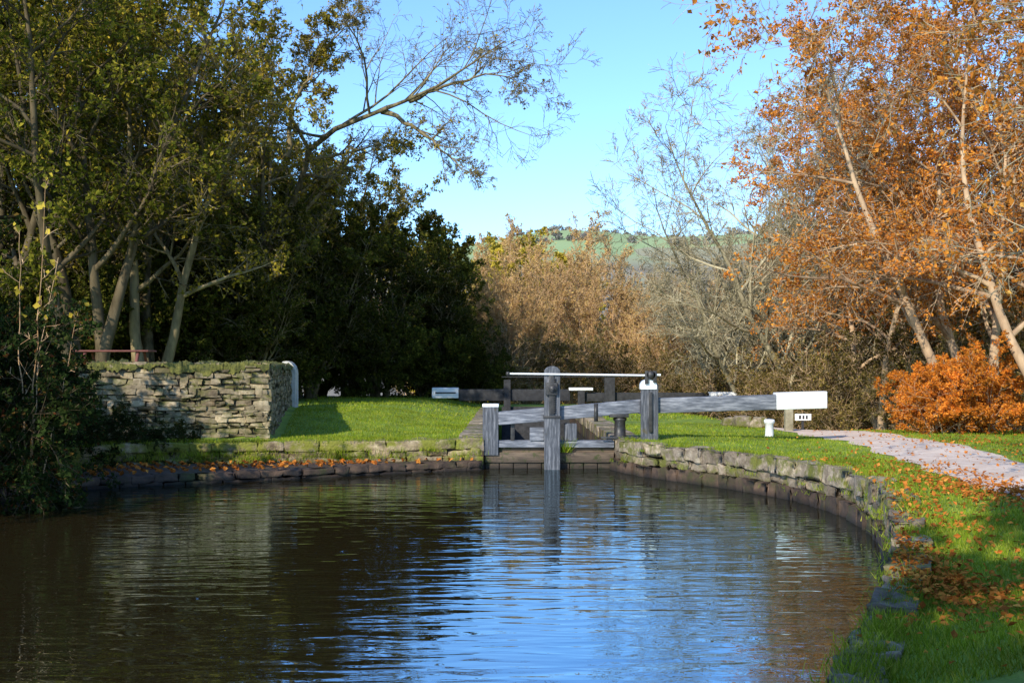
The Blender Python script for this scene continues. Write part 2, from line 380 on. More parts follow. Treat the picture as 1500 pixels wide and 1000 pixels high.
nn = N.new('ShaderNodeTexNoise'); nn.inputs['Scale'].default_value = 0.05; nn.inputs['Detail'].default_value = 8; L.new(geo.outputs['Position'], nn.inputs['Vector'])
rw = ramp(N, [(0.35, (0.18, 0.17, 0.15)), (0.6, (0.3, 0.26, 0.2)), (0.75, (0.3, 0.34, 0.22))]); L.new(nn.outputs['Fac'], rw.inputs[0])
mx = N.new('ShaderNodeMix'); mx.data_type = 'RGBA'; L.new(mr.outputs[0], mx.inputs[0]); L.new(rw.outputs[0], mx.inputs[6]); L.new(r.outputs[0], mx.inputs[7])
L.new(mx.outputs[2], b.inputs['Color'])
nx2, ny2 = len(xs2), len(ys2)
ii, jj = np.meshgrid(np.arange(nx2 - 1), np.arange(ny2 - 1)); a = (jj * nx2 + ii).ravel()
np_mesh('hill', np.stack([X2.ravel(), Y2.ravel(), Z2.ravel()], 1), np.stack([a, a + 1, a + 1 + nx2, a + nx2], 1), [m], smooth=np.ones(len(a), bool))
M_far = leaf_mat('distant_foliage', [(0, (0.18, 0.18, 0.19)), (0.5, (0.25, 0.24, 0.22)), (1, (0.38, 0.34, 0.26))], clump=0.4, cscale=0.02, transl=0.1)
acc = Acc()
def farclump(cx, cy, r_):
    cz = float(hillz(cx, cy)) + r_ * 0.6
    P = norm(RNG.normal(size=(60, 3))) * RNG.uniform(0.4, 1, 60)[:, None] * r_ + np.array([cx, cy, cz])
    leafquads(acc, P, 0.8, 0, 0.8)
for line in range(24):
    x0 = random.uniform(-220, 260); y0 = random.choice([430, 480, 520, 560, 600, 625]) + random.uniform(-10, 10)
    if line < 7: y0 = 640; x0 = -60 + line * 45
    dx = random.uniform(30, 110); dy = random.uniform(-12, 12)
    for k in range(int(dx / 5)):
        t = random.random(); farclump(x0 + dx * t + random.uniform(-3, 3), y0 + dy * t + random.uniform(-3, 3), random.uniform(1.2, 3.2))
for k in range(300):
    farclump(random.uniform(-60, 260), random.uniform(330, 455), random.uniform(3, 5.0))
acc.mesh('distant_hill_trees', [M_far])

# ------------------------------------------------------------------ water
m, nt, N, L = new_mat('canal_water')
out = N.new('ShaderNodeOutputMaterial'); geo = N.new('ShaderNodeNewGeometry')
def wnoise(sx, sy, scale, detail, dist, rot=0.0):
    mp = N.new('ShaderNodeMapping'); mp.inputs['Scale'].default_value = (sx, sy, 1); mp.inputs['Rotation'].default_value = (0, 0, rot)
    L.new(geo.outputs['Position'], mp.inputs[0])
    n = N.new('ShaderNodeTexNoise'); n.inputs['Scale'].default_value = scale; n.inputs['Detail'].default_value = detail
    n.inputs['Distortion'].default_value = 0.4
    L.new(mp.outputs[0], n.inputs['Vector'])
    return n
n1 = wnoise(0.5, 1.5, 1.6, 1, 0, 0.12); n2 = wnoise(0.6, 2.0, 3.2, 1, 0, -0.2)
b1 = N.new('ShaderNodeBump'); b1.inputs['Strength'].default_value = 1; b1.inputs['Distance'].default_value = 0.012; L.new(n1.outputs['Fac'], b1.inputs['Height'])
b2 = N.new('ShaderNodeBump'); b2.inputs['Strength'].default_value = 1; b2.inputs['Distance'].default_value = 0.0065; L.new(n2.outputs['Fac'], b2.inputs['Height']); L.new(b1.outputs[0], b2.inputs['Normal'])
dif = N.new('ShaderNodeBsdfDiffuse'); dif.inputs['Color'].default_value = (0.024, 0.016, 0.006, 1)
gl = N.new('ShaderNodeBsdfGlossy'); gl.inputs['Roughness'].default_value = 0.008; gl.inputs['Color'].default_value = (0.68, 0.88, 1.0, 1)
L.new(b2.outputs[0], gl.inputs['Normal'])
fr = N.new('ShaderNodeFresnel'); fr.inputs['IOR'].default_value = 9.0; L.new(b2.outputs[0], fr.inputs['Normal'])
ms = N.new('ShaderNodeMixShader'); L.new(fr.outputs[0], ms.inputs[0]); L.new(dif.outputs[0], ms.inputs[1]); L.new(gl.outputs[0], ms.inputs[2]); L.new(ms.outputs[0], out.inputs[0])
M_water = m
np_mesh('canal_water', [(-15, -10, 0), (8, -10, 0), (8, 25.6, 0), (-15, 25.6, 0)], [(0, 1, 2, 3)], [M_water])
np_mesh('lock_chamber_water', [(-1, 25.8, -1.7), (2.6, 25.8, -1.7), (2.6, 47, -1.7), (-1, 47, -1.7)], [(0, 1, 2, 3)], [M_water])

# ------------------------------------------------------------------ stone walls
clouds = bpy.data.textures.new('clouds_rock', 'CLOUDS'); clouds.noise_scale = 0.16
class Boxes:
    def __init__(s): s.V = []; s.F = []; s.m = []
    def add(s, c8, mi=0):
        n = len(s.V); s.V += [tuple(v) for v in c8]
        s.F += [(n, n + 3, n + 2, n + 1), (n + 4, n + 5, n + 6, n + 7), (n, n + 1, n + 5, n + 4), (n + 1, n + 2, n + 6, n + 5), (n + 2, n + 3, n + 7, n + 6), (n + 3, n, n + 4, n + 7)]
        s.m += [mi] * 6
    def obj(s, name, mats, bevel=0.02, rough=True, disp=0.05, sub=2):
        ob = np_mesh(name, s.V, s.F, mats, s.m)
        if bevel:
            b = ob.modifiers.new('bevel', 'BEVEL'); b.width = bevel; b.segments = 2; b.limit_method = 'NONE'
        if rough:
            sb = ob.modifiers.new('sub', 'SUBSURF'); sb.subdivision_type = 'SIMPLE'; sb.levels = sub; sb.render_levels = sub
            d = ob.modifiers.new('disp', 'DISPLACE'); d.texture = clouds; d.strength = disp; d.texture_coords = 'GLOBAL'; d.mid_level = 0.5
        return ob

def row(B, C, s0, s1, z0, z1, depth, off, lr, jit, mi, side=1, gap=0.006):
    c = np.r_[0, np.cumsum(np.linalg.norm(np.diff(C, axis=0), axis=1))]
    T = norm(np.gradient(C, axis=0)); Nn = np.stack([T[:, 1], -T[:, 0]], 1) * side
    def at(s): return (np.array([np.interp(s, c, C[:, 0]), np.interp(s, c, C[:, 1])]), norm(np.array([np.interp(s, c, Nn[:, 0]), np.interp(s, c, Nn[:, 1])])))
    s = s0
    while s < min(s1, c[-1] - 0.05):
        l = random.uniform(*lr) * random.choice((0.7, 1, 1, 1.3)); e = min(s + l, s1, c[-1])
        if e - s < 0.06: break
        (p, n1_), (q, n2_) = at(s + gap), at(e - gap)
        yy = (p[1] + q[1]) / 2
        zb = z0(yy) if callable(z0) else z0; zt = z1(yy) if callable(z1) else z1
        o = off + random.uniform(-jit, jit); zt += random.uniform(-jit, jit) * 0.6
        a, b_ = p + n1_ * o, q + n2_ * o; c_, d_ = q + n2_ * (o - depth), p + n1_ * (o - depth)
        cs = [(a[0], a[1], zb), (b_[0], b_[1], zb), (c_[0], c_[1], zb), (d_[0], d_[1], zb), (a[0], a[1], zt), (b_[0], b_[1], zt), (c_[0], c_[1], zt), (d_[0], d_[1], zt)]
        cs = [tuple(np.array(v) + RNG.uniform(-jit, jit, 3) * 0.6) for v in cs]
        B.add(cs, mi); s = e

def strip(B, C, z0, z1, off, side, mi):
    T = norm(np.gradient(C, axis=0)); Nn = np.stack([T[:, 1], -T[:, 0]], 1) * side
    Q = C + Nn * off; Q2 = C + Nn * (off - 0.25)
    for i in range(0, len(C) - 3, 3):
        j = i + 3
        zt = z1(Q[i][1]) if callable(z1) else z1; zt2 = z1(Q[j][1]) if callable(z1) else z1
        B.add([(Q[i][0], Q[i][1], z0), (Q[j][0], Q[j][1], z0), (Q2[j][0], Q2[j][1], z0), (Q2[i][0], Q2[i][1], z0), (Q[i][0], Q[i][1], zt), (Q[j][0], Q[j][1], zt2), (Q2[j][0], Q2[j][1], zt2), (Q2[i][0], Q2[i][1], zt2)], mi)

B = Boxes()
top = lambda y: float(zedge(np.array(y))) + 0.035
cop = lambda y: max(0.05, top(y) - 0.24)
row(B, Rb, 0.0, 40, cop, top, 0.36, 0.02, (0.4, 1.0), 0.04, 0)
mid = lambda y: max(0.04, (cop(y)) * 0.55)
row(B, Rb, 0.0, 40, mid, lambda y: cop(y) - 0.003, 0.35, -0.01, (0.25, 0.6), 0.035, 0)
row(B, Rb, 0.0, 40, -0.2, lambda y: mid(y) - 0.003, 0.4, 0.07, (0.25, 0.6), 0.03, 1)
strip(B, Rb, -1.0, lambda y: top(y) - 0.12, -0.12, 1, 2)
B.obj('canal_bank_wall', [M_coping, M_ledge, M_backing], bevel=0.03, disp=0.12)
B = Boxes()
row(B, Ub, 0.0, 40, 0.44, 0.66, 0.45, 0.02, (0.5, 1.2), 0.04, 0, side=-1)
row(B, Ub, 0.0, 40, 0.28, 0.437, 0.4, -0.01, (0.3, 0.8), 0.04, 0, side=-1)
row(B, Ub, 0.0, 40, 0.0, 0.277, 0.4, 0.03, (0.3, 0.8), 0.04, 0, side=-1)
strip(B, Ub, -1.0, 0.55, -0.12, -1, 2)
row(B, Lb, 0.0, 40, 0.06, 0.2, 0.45, 0.02, (0.3, 0.75), 0.025, 1, side=-1)
row(B, Lb, 0.0, 40, -0.25, 0.057, 0.45, 0.0, (0.3, 0.75), 0.02, 1, side=-1)
B.obj('canal_bank_wall', [M_copmoss, M_ledge, M_backing], bevel=0.03, disp=0.12)
nl = 160
def resamp(C, n, L_):
    c = np.r_[0, np.cumsum(np.linalg.norm(np.diff(C, axis=0), axis=1))]; s = np.linspace(0, c[-1] * L_, n)
    return np.stack([np.interp(s, c, C[:, 0]), np.interp(s, c, C[:, 1])], 1)
la, lb_ = resamp(Lb, nl, 1), resamp(Ub, nl, 1)
V = []
for i in range(nl):
    for k in range(6):
        p = la[i] * (1 - k / 5) + lb_[i] * (k / 5)
        V.append((p[0], p[1] + (0.1 if k == 0 else 0), 0.175 + 0.03 * math.sin(i * 1.3 + k * 2) + 0.03 * k / 5))
ii, jj = np.meshgrid(np.arange(5), np.arange(nl - 1)); a = (jj * 6 + ii).ravel()
np_mesh('canal_ledge', V, np.stack([a, a + 1, a + 7, a + 6], 1), [M_ledge], smooth=np.ones(len(a), bool))

B = Boxes()
for (x, sd) in ((-0.62, -1), (2.27, 1)):
    C = np.stack([np.full(120, x), np.linspace(25.45, 47, 120)], 1)
    s = 1 if sd < 0 else -1
    row(B, C, 0, 22, 0.4, 0.67, 0.6, 0.0, (0.6, 1.2), 0.02, 0, side=s)
    for kz in range(6):
        row(B, C, 0, 22, 0.39 - 0.4 * (kz + 1), 0.39 - 0.4 * kz, 0.5, -0.01, (0.5, 1.0), 0.015, 1, side=s)
B.obj('lock_chamber_wall', [M_coping, M_ledge], bevel=0.015, sub=1)

B = Boxes()
Wc = np.array([(-5.5, 26.3), (-10.8, 25.3)]); Wc = np.stack([np.linspace(Wc[0][k], Wc[1][k], 60) for k in range(2)], 1)
Ws = np.stack([np.linspace(-5.5, -7.05, 90), np.linspace(26.3, 37, 90)], 1)
for C, sd, zb in ((Wc, -1, 0.5), (Ws, 1, 0.5)):
    z = zb
    while z < 2.25:
        h = random.uniform(0.05, 0.14)
        row(B, C, random.uniform(0, 0.04), 99, z + 0.004, min(z + h, 2.33) - 0.004, 0.24, 0.0, (0.1, 0.45), 0.04, 0, side=sd, gap=0.005)
        z += h
def wcore(C, sd, mi, o1, o2, zb, zt):
    T = norm(np.gradient(C, axis=0)); Nn = np.stack([T[:, 1], -T[:, 0]], 1) * sd
    a, b_ = C[0] + Nn[0] * o1 + T[0] * 0.08, C[-1] + Nn[-1] * o1; d_, c_ = C[0] + Nn[0] * o2 + T[0] * 0.08, C[-1] + Nn[-1] * o2
    B.add([(*a, zb), (*b_, zb), (*c_, zb), (*d_, zb), (*a, zt), (*b_, zt), (*c_, zt), (*d_, zt)], mi)
wcore(Wc, -1, 1, -0.07, -0.5, 0.2, 2.26); wcore(Ws, 1, 1, -0.07, -0.5, 0.2, 2.25)
B.obj('dry_stone_wall', [M_stone, M_backing], bevel=0.016, disp=0.07, sub=1)
def mosscap(C, sd, name):
    T = norm(np.gradient(C, axis=0)); Nn = np.stack([T[:, 1], -T[:, 0]], 1) * sd
    m_ = 300; c = np.linspace(0, 1, m_); Cq = np.stack([np.interp(c, np.linspace(0, 1, len(C)), C[:, k]) for k in range(2)], 1)
    n0 = Nn[0]; V = []
    prof = [(0.05, -0.09), (0.05, -0.01), (-0.03, 0.03), (-0.12, 0.045), (-0.22, 0.05), (-0.35, 0.045), (-0.5, 0.01), (-0.54, -0.08)]
    def smooth(w_, amp):
        v = RNG.normal(size=(m_ + w_, len(prof))); k_ = np.ones(w_) / w_
        v = np.stack([np.convolve(v[:, j], k_, 'valid')[:m_] for j in range(len(prof))], 1); return v / v.std() * amp
    dz = smooth(9, 0.022) + smooth(30, 0.02) + RNG.normal(0, 0.008, (m_, len(prof))); do = smooth(7, 0.018); drp = np.maximum(0, smooth(16, 0.06)[:, 0])
    for i in range(m_):
        for j, (o, z) in enumerate(prof):
            p = Cq[i] + n0 * (o + do[i, j]); V.append((p[0], p[1], 2.29 + z - (drp[i] if j == 0 else 0) + dz[i, j]))
    k = len(prof); ii, jj = np.meshgrid(np.arange(k - 1), np.arange(m_ - 1)); a = (jj * k + ii).ravel()
    return np_mesh(name, V, np.stack([a, a + 1, a + k + 1, a + k], 1), [M_moss], smooth=np.ones(len(a), bool))
mosscap(Wc, -1, 'moss_on_wall'); mosscap(Ws, 1, 'moss_on_wall')

# ------------------------------------------------------------------ object parts
def empty(name, loc=(0, 0, 0)):
    e = bpy.data.objects.new(name, None); col.objects.link(e); e.location = loc; return e
def box(name, x0, x1, y0, y1, z0, z1, mat, parent, bevel=0.012, dz=0.0, taper=0.0):
    V = [(x0, y0, z0 + taper), (x1, y0, z0 + dz), (x1, y1, z0 + dz), (x0, y1, z0 + taper), (x0, y0, z1), (x1, y0, z1 + dz), (x1, y1, z1 + dz), (x0, y1, z1)]
    F = [(0, 3, 2, 1), (4, 5, 6, 7), (0, 1, 5, 4), (1, 2, 6, 5), (2, 3, 7, 6), (3, 0, 4, 7)]
    ob = np_mesh(name, V, F, [mat], parent=parent)
    if bevel:
        b = ob.modifiers.new('bevel', 'BEVEL'); b.width = bevel; b.segments = 3
    return ob
def lathe(name, prof, x, y, z, mat, parent, seg_=24, axis='Z'):
    V = []; F = []
    k = len(prof)
    for i in range(seg_):
        a = 2 * math.pi * i / seg_
        for r, h in prof:
            p = (r * math.cos(a), r * math.sin(a), h)
            if axis == 'Y': p = (p[0], p[2], p[1])
            if axis == 'X': p = (p[2], p[0], p[1])
            V.append((x + p[0], y + p[1], z + p[2]))
    for i in range(seg_):
        for j in range(k - 1):
            F.append((i * k + j, ((i + 1) % seg_) * k + j, ((i + 1) % seg_) * k + j + 1, i * k + j + 1))
    return np_mesh(name, V, F, [mat], parent=parent, smooth=np.ones(len(F), bool))
def roundpost(name, x0, x1, y0, y1, z0, z1, mat, parent, rise=0.12):
    xc, hw = (x0 + x1) / 2, (x1 - x0) / 2; n = 10; prof = [(x0, z0)]
    top_ = [(xc - hw * math.cos(math.pi * i / n), z1 - rise + rise * math.sin(math.pi * i / n)) for i in range(n + 1)]
    prof += top_ + [(x1, z0)]; k = len(prof)
    me = bpy.data.meshes.new(name)
    V = [(p[0], y0, p[1]) for p in prof] + [(p[0], y1, p[1]) for p in prof]
    F = [tuple(range(k)), tuple(range(2 * k - 1, k - 1, -1))] + [((i + 1) % k, i, k + i, k + (i + 1) % k) for i in range(k)]
    me.from_pydata(V, [], F); me.materials.append(mat); me.update()
    ob = bpy.data.objects.new(name, me); col.objects.link(ob); ob.parent = parent
    b = ob.modifiers.new('bevel', 'BEVEL'); b.width = 0.012; b.segments = 2; b.limit_method = 'ANGLE'
    return ob
def rod(name, p, q, r, mat, parent, sides=10):
    acc = Acc(); pts = np.array([[p, q]], float); tubes(acc, pts, np.full((1, 2), r), sides)
    ob = acc.mesh(name, [mat]); ob.parent = parent; return ob

G = empty('lock_gate', (0, 0, 0)); YG = 25.6
s = 1 / (1700 / 25.5)
px = lambda p: (p - 750) * s
pz = lambda p: CAMH - (p - 540) * s
box('gate_planking', -0.62, 2.27, YG + 0.06, YG + 0.2, -2.0, 0.46, M_woodbrown, G)
box('gate_top_rail', -0.6, 2.25, YG - 0.06, YG + 0.26, 0.47, 0.62, M_wood, G)
box('gate_mid_rail', -0.6, 2.25, YG - 0.04, YG + 0.057, 0.14, 0.36, M_woodbrown, G)
for i in range(9):
    box('plank_%d' % i, -0.58 + i * 0.31, -0.58 + i * 0.31 + 0.29, YG + 0.02, YG + 0.058, -0.6, 0.135, M_woodbrown, G, 0.008)
box('mitre_post', px(707), px(730), YG - 0.1, YG + 0.22, 0.3, pz(596), M_woodv, G)
box('mitre_post_cap', px(706.5), px(730.5), YG - 0.105, YG + 0.225, pz(596), pz(591.5), M_white, G, 0.008)
box('balance_beam_head', px(730), px(938), YG - 0.12, YG + 0.18, pz(622.5), pz(603), M_wood, G, 0.02, dz=(605.5 - 587.5) * s)
box('balance_beam', px(962), px(1137), YG - 0.14, YG + 0.22, pz(605), pz(583), M_wood, G, 0.02, dz=5 * s)
box('balance_beam_core', px(936), px(964), YG - 0.1, YG + 0.18, pz(606), pz(585), M_wood, G, 0.01)
box('balance_beam_white_end', px(1137), px(1211), YG - 0.16, YG + 0.24, pz(600), pz(575), M_white, G, 0.02, dz=2.2 * s, taper=0.0)
roundpost('paddle_post', px(797), px(820), YG - 0.3, YG - 0.12, -0.5, pz(536), M_woodv, G)
box('paddle_rack', px(804), px(811), YG - 0.345, YG - 0.302, pz(606), pz(548), M_iron, G, 0.004)
for i in range(16):
    z = pz(604 - i * 3.2); box('rack_tooth_%d' % i, px(811), px(813.5), YG - 0.342, YG - 0.306, z, z + 0.025, M_iron, G, 0)
box('gear_housing', px(799), px(816), YG - 0.39, YG - 0.303, pz(578), pz(560), M_iron, G, 0.01)
lathe('gear_pinion', [(0.0, -0.06), (0.085, -0.06), (0.085, 0.0), (0.03, 0.0), (0.03, -0.14), (0.0, -0.14)], px(809), YG - 0.36, pz(569), M_iron, G, axis='Y')
box('rod_strap_a', px(795.5), px(821.5), YG - 0.32, YG - 0.115, pz(612), pz(608.5), M_iron, G, 0.004)
roundpost('heel_post', px(938), px(963), YG - 0.26, YG - 0.145, 0.3, pz(557), M_woodv, G)
roundpost('heel_post_cap', px(937), px(961), YG - 0.285, YG - 0.0, pz(570), pz(555), M_white, G, rise=0.14)
box('heel_gear_frame', px(943), px(948), YG - 0.35, YG - 0.29, pz(562), pz(543), M_iron, G, 0.004)
box('heel_gear_frame_b', px(955), px(960), YG - 0.35, YG - 0.29, pz(560), pz(543), M_iron, G, 0.004)
lathe('heel_gear_wheel', [(0.0, -0.05), (0.09, -0.05), (0.09, 0.0), (0.0, 0.0)], px(952), YG - 0.3, pz(549), M_iron, G, axis='Y')
rod('heel_gear_shaft', (px(944), YG - 0.3, pz(548)), (px(966), YG - 0.3, pz(549)), 0.025, M_white, G)
box('heel_rack', px(949), px(954), YG - 0.32, YG - 0.275, pz(632), pz(574), M_iron, G, 0.003)
rod('handrail', (px(743), YG - 0.36, pz(547)), (px(946), YG - 0.3, pz(549.5)), 0.02, M_white, G)
lathe('handrail_knob', [(0, -0.05), (0.035, -0.035), (0.05, 0), (0.035, 0.035), (0, 0.05)], px(744), YG - 0.36, pz(547), M_iron, G)
box('walkway_bracket_a', px(776), px(797), YG - 0.1, YG + 0.1, 0.62, pz(626), M_wood, G)
box('walkway_bracket_b', px(827), px(845), YG - 0.1, YG + 0.1, 0.62, pz(620), M_woodv, G)
box('strut', px(748), px(754), YG + 0.02, YG + 0.1, 0.62, pz(620), M_iron, G, 0.004)
box('heel_strap', px(870), px(876), YG - 0.123, YG - 0.118, pz(617), pz(591), M_iron, G, 0.0)
box('beam_shoe', px(893), px(921), YG - 0.125, YG + 0.19, pz(611), pz(606), M_iron, G, 0.006)
lathe('pivot_collar', [(0.0, 0.0), (0.19, 0.0), (0.19, 0.06), (0.13, 0.1), (0.12, 0.4), (0.15, 0.43), (0.15, 0.48), (0, 0.5)], px(909), YG + 0.05, 0.64, M_iron, G)
box('anchor_strap', px(880), px(935), YG - 0.2, YG - 0.12, 0.67, 0.71, M_iron, G, 0.004)

G2 = empty('lower_lock_gate'); YF = 46.0; s2 = YF / 1700
fx = lambda p: (p - 750) * s2
fz = lambda p: CAMH - (p - 540) * s2
box('balance_beam_white_end', fx(633), fx(672), YF - 0.2, YF + 0.25, fz(583), fz(567.5), M_white, G2, 0.03)
box('beam_end_face', fx(638), fx(668), YF - 0.215, YF - 0.2, fz(576), fz(574), M_iron, G2, 0)
box('balance_beam', fx(672), fx(835), YF - 0.18, YF + 0.22, fz(587), fz(570), M_wooddark, G2, 0.03)
box('post_a', fx(738), fx(748), YF - 0.3, YF - 0.19, 0.3, fz(556), M_wooddark, G2)
box('post_b', fx(846), fx(856), YF - 0.3, YF - 0.0, 0.3, fz(572), M_wooddark, G2)
box('post_cap', fx(833), fx(868), YF - 0.32, YF + 0.1, fz(571.5), fz(567.5), M_white, G2)
box('post_c', fx(885), fx(900), YF - 0.3, YF - 0.0, -1, fz(549), M_wooddark, G2)
box('balance_beam_b', fx(856), fx(1038), YF - 0.12, YF + 0.28, fz(588), fz(575), M_wooddark, G2, 0.03)
box('balance_beam_white_end_b', fx(1038), fx(1080), YF - 0.14, YF + 0.3, fz(588), fz(574), M_white, G2, 0.03)
box('gate_leaf', fx(735), fx(900), YF - 0.1, YF + 0.1, -2.5, 0.7, M_wooddark, G2)
rod('handrail', (fx(735), YF - 0.3, fz(552)), (fx(960), YF - 0.3, fz(551)), 0.025, M_wooddark, G2)

Bo = empty('mooring_bollard')
bx, by = (1127 - 750) / 1700 * 27.5, 27.5; bz = float(Hf(np.array([bx]), np.array([by]))[0]) - 0.02
lathe('bollard_shaft', [(0.0, 0), (0.115, 0), (0.1, 0.05), (0.095, 0.31), (0.125, 0.335), (0.13, 0.39), (0.11, 0.42), (0.0, 0.43)], bx, by, bz, M_white, Bo)
lathe('bollard_top', [(0.0, 0.0), (0.07, 0.0), (0.05, 0.02), (0.0, 0.025)], bx, by, bz + 0.432, M_iron, Bo)
P_ = empty('timber_post'); px_, py_ = 7.15, 30.0; zz = float(Hf(np.array([px_]), np.array([py_]))[0])
box('shaft', px_ - 0.1, px_ + 0.1, py_ - 0.1, py_ + 0.1, zz - 0.1, 1.25, surf_mat('pale_timber', [(0.3, (0.2, 0.17, 0.1)), (0.7, (0.42, 0.37, 0.25))], scale=5), P_)
box('shaft_cap', px_ - 0.11, px_ + 0.11, py_ - 0.11, py_ + 0.11, 1.252, 1.28, M_wood, P_, 0.006)
Sg = empty('towpath_sign'); sx_, sy_ = 7.9, 31.5; zz = float(Hf(np.array([sx_]), np.array([sy_]))[0])
box('sign_leg', sx_ - 0.03, sx_ + 0.03, sy_ + 0.02, sy_ + 0.07, zz - 0.1, 0.95, M_wooddark, Sg, 0.004)
box('sign_panel', sx_ - 0.22, sx_ + 0.22, sy_ - 0.02, sy_ + 0.018, 0.8, 0.98, M_white, Sg, 0.006)
box('sign_lettering', sx_ - 0.12, sx_ - 0.06, sy_ - 0.024, sy_ - 0.021, 0.84, 0.94, M_iron, Sg, 0)
box('sign_lettering_b', sx_ - 0.02, sx_ + 0.03, sy_ - 0.024, sy_ - 0.021, 0.84, 0.94, M_iron, Sg, 0)
box('sign_lettering_c', sx_ + 0.07, sx_ + 0.12, sy_ - 0.024, sy_ - 0.021, 0.84, 0.94, M_iron, Sg, 0)
B = Boxes()
for (x, y, w) in ((6.2, 31.2, 0.3), (6.75, 31.5, 0.26), (6.5, 31.0, 0.2), (5.9, 31.8, 0.22)):
    zz = float(Hf(np.array([x]), np.array([y]))[0]); c = [(-w, -w, 0), (w, -w, 0), (w, w, 0), (-w, w, 0), (-w * .8, -w * .8, w), (w * .8, -w * .8, w * 1.1), (w * .8, w * .8, w), (-w * .8, w * .8, w)]
    B.add([(x + a_ * .8 + random.uniform(-.04, .04), y + b_ * .8, zz + c_ * random.uniform(0.8, 1.1)) for a_, b_, c_ in c])
B.obj('lawn_stones', [M_coping], bevel=0.04, disp=0.1)
Pi = empty('whitewashed_pier')
roundpost('pier', -7.5, -6.9, 36.95, 37.5, 0.6, 2.45, surf_mat('old_whitewash', [(0.3, (0.4, 0.37, 0.3)), (0.6, (0.7, 0.68, 0.62))], scale=3, moss=(0.2, 0.19, 0.1), moss_lo=0.55, moss_hi=0.7, moss_scale=3), Pi, rise=0.4)
T_ = empty('picnic_table'); tx, ty, tz = -10.6, 31.0, 1.85
for i in range(5): box('top_plank_%d' % i, tx - 1.0, tx + 1.0, ty - 0.37 + i * 0.15, ty - 0.24 + i * 0.15, tz + 0.8, tz + 0.845, M_red, T_, 0.006)
for sg in (-1, 1):
    for k in range(2): box('seat_%d_%d' % (sg, k), tx - 1.0, tx + 1.0, ty + sg * 0.72 - 0.13 + k * 0.14, ty + sg * 0.72 - 0.0 + k * 0.14, tz + 0.5, tz + 0.54, M_red, T_, 0.006)
    xx = tx + sg * 0.7
    rod('leg_a_%d' % sg, (xx, ty - 0.75, tz - 0.05), (xx, ty - 0.25, tz + 0.8), 0.05, M_red, T_, 4)
    rod('leg_b_%d' % sg, (xx, ty + 0.75, tz - 0.05), (xx, ty + 0.25, tz + 0.8), 0.05, M_red, T_, 4)
    rod('seat_bearer_%d' % sg, (xx, ty - 0.86, tz + 0.46), (xx, ty + 0.86, tz + 0.46), 0.04, M_red, T_, 4)

# ------------------------------------------------------------------ grass + fallen leaves
def blades(acc, x, y, h, w, hz=None, rng=RNG):
    N = len(x); z = (Hf(x, y) if hz is None else hz) - 0.015
    a = rng.random(N) * 6.283; u = np.stack([np.cos(a), np.sin(a), 0 * a], 1)
    hh = h * rng.uniform(0.5, 1.4, N); ln = rng.normal(0, 0.45, (N, 2)) * hh[:, None]
    P = np.stack([x, y, z], 1); ww = (w * rng.uniform(0.7, 1.3, N))[:, None]
    top_ = P + np.stack([ln[:, 0], ln[:, 1], hh], 1)
    V = np.stack([P - u * ww, P + u * ww, top_ + u * ww * 0.2, top_ - u * ww * 0.2], 1).reshape(-1, 3)
    acc.add(V, np.arange(4 * N).reshape(N, 4), 0, np.repeat(rng.random(N), 4), False)
def region(n, x0, x1, y0, y1, dmin=0.3):
    x = RNG.uniform(x0, x1, n); y = RNG.uniform(y0, y1, n)
    ok = ~inside(x, y, CANAL); x, y = x[ok], y[ok]
    ok = (dist_poly(x, y, Rb) > dmin + 0.12 * np.sin(y * 5)) & (dist_poly(x, y, Ub) > dmin + 0.1) & (pathdist(x, y) > 0.95 + 0.15 * RNG.random(len(x)))
    ok &= ~((x > -1.2) & (x < 2.9) & (y > 25.2))
    ok &= ~((y > 26.0) & (x < -5.3 - (y - 26.3) * 0.14)) & ~((y > 25.2) & (x < -5.4) & (y < 26.5))
    return x[ok], y[ok]
acc = Acc()
x, y = region(80000, 2.2, 7.5, 7, 13, 0.16); blades(acc, x, y, 0.065, 0.0045)
x, y = region(70000, 3, 14, 13, 20); blades(acc, x, y, 0.055, 0.006)
x, y = region(50000, 2.5, 14, 20, 33); blades(acc, x, y, 0.05, 0.009)
x, y = region(50000, -9.5, -0.9, 24.5, 36); blades(acc, x, y, 0.05, 0.009)
x, y = region(15000, -9.5, 7, 36, 50); blades(acc, x, y, 0.07, 0.015)
for k in RNG.integers(0, int(len(Rb) * 0.8), 320):
    p = Rb[k]; n_ = 24; xx = p[0] + 0.24 + RNG.normal(0, 0.09, n_); yy = p[1] + RNG.normal(0, 0.12, n_)
    blades(acc, xx, yy, 0.085, 0.005, hz=np.full(n_, top(p[1]) - 0.01))
near_i = np.where((Rb[:, 1] < 11.5) & (Rb[:, 1] > 6.5))[0]
for k in RNG.choice(near_i, 100):
    p = Rb[k]; n_ = 28; xx = p[0] + 0.17 + RNG.normal(0, 0.1, n_); yy = p[1] + RNG.normal(0, 0.1, n_)
    blades(acc, xx, yy, 0.085, 0.0045, hz=np.full(n_, top(p[1]) - 0.02))
for k in range(70):
    p = Rb[RNG.integers(0, int(len(Rb) * 0.6))]; n_ = 20; zb = RNG.uniform(0.12, max(0.14, top(p[1]) - 0.1))
    xx = p[0] - 0.03 + RNG.normal(0, 0.05, n_); yy = p[1] - 0.03 + RNG.normal(0, 0.07, n_)
    blades(acc, xx, yy, 0.07, 0.005, hz=np.full(n_, zb))
for k in range(220):
    p = Ub[RNG.integers(0, 70)]; n_ = 22; xx = p[0] + RNG.normal(0, 0.1, n_); yy = p[1] + 0.16 + RNG.normal(0, 0.1, n_)
    blades(acc, xx, yy, 0.08, 0.006, hz=np.full(n_, 0.64))
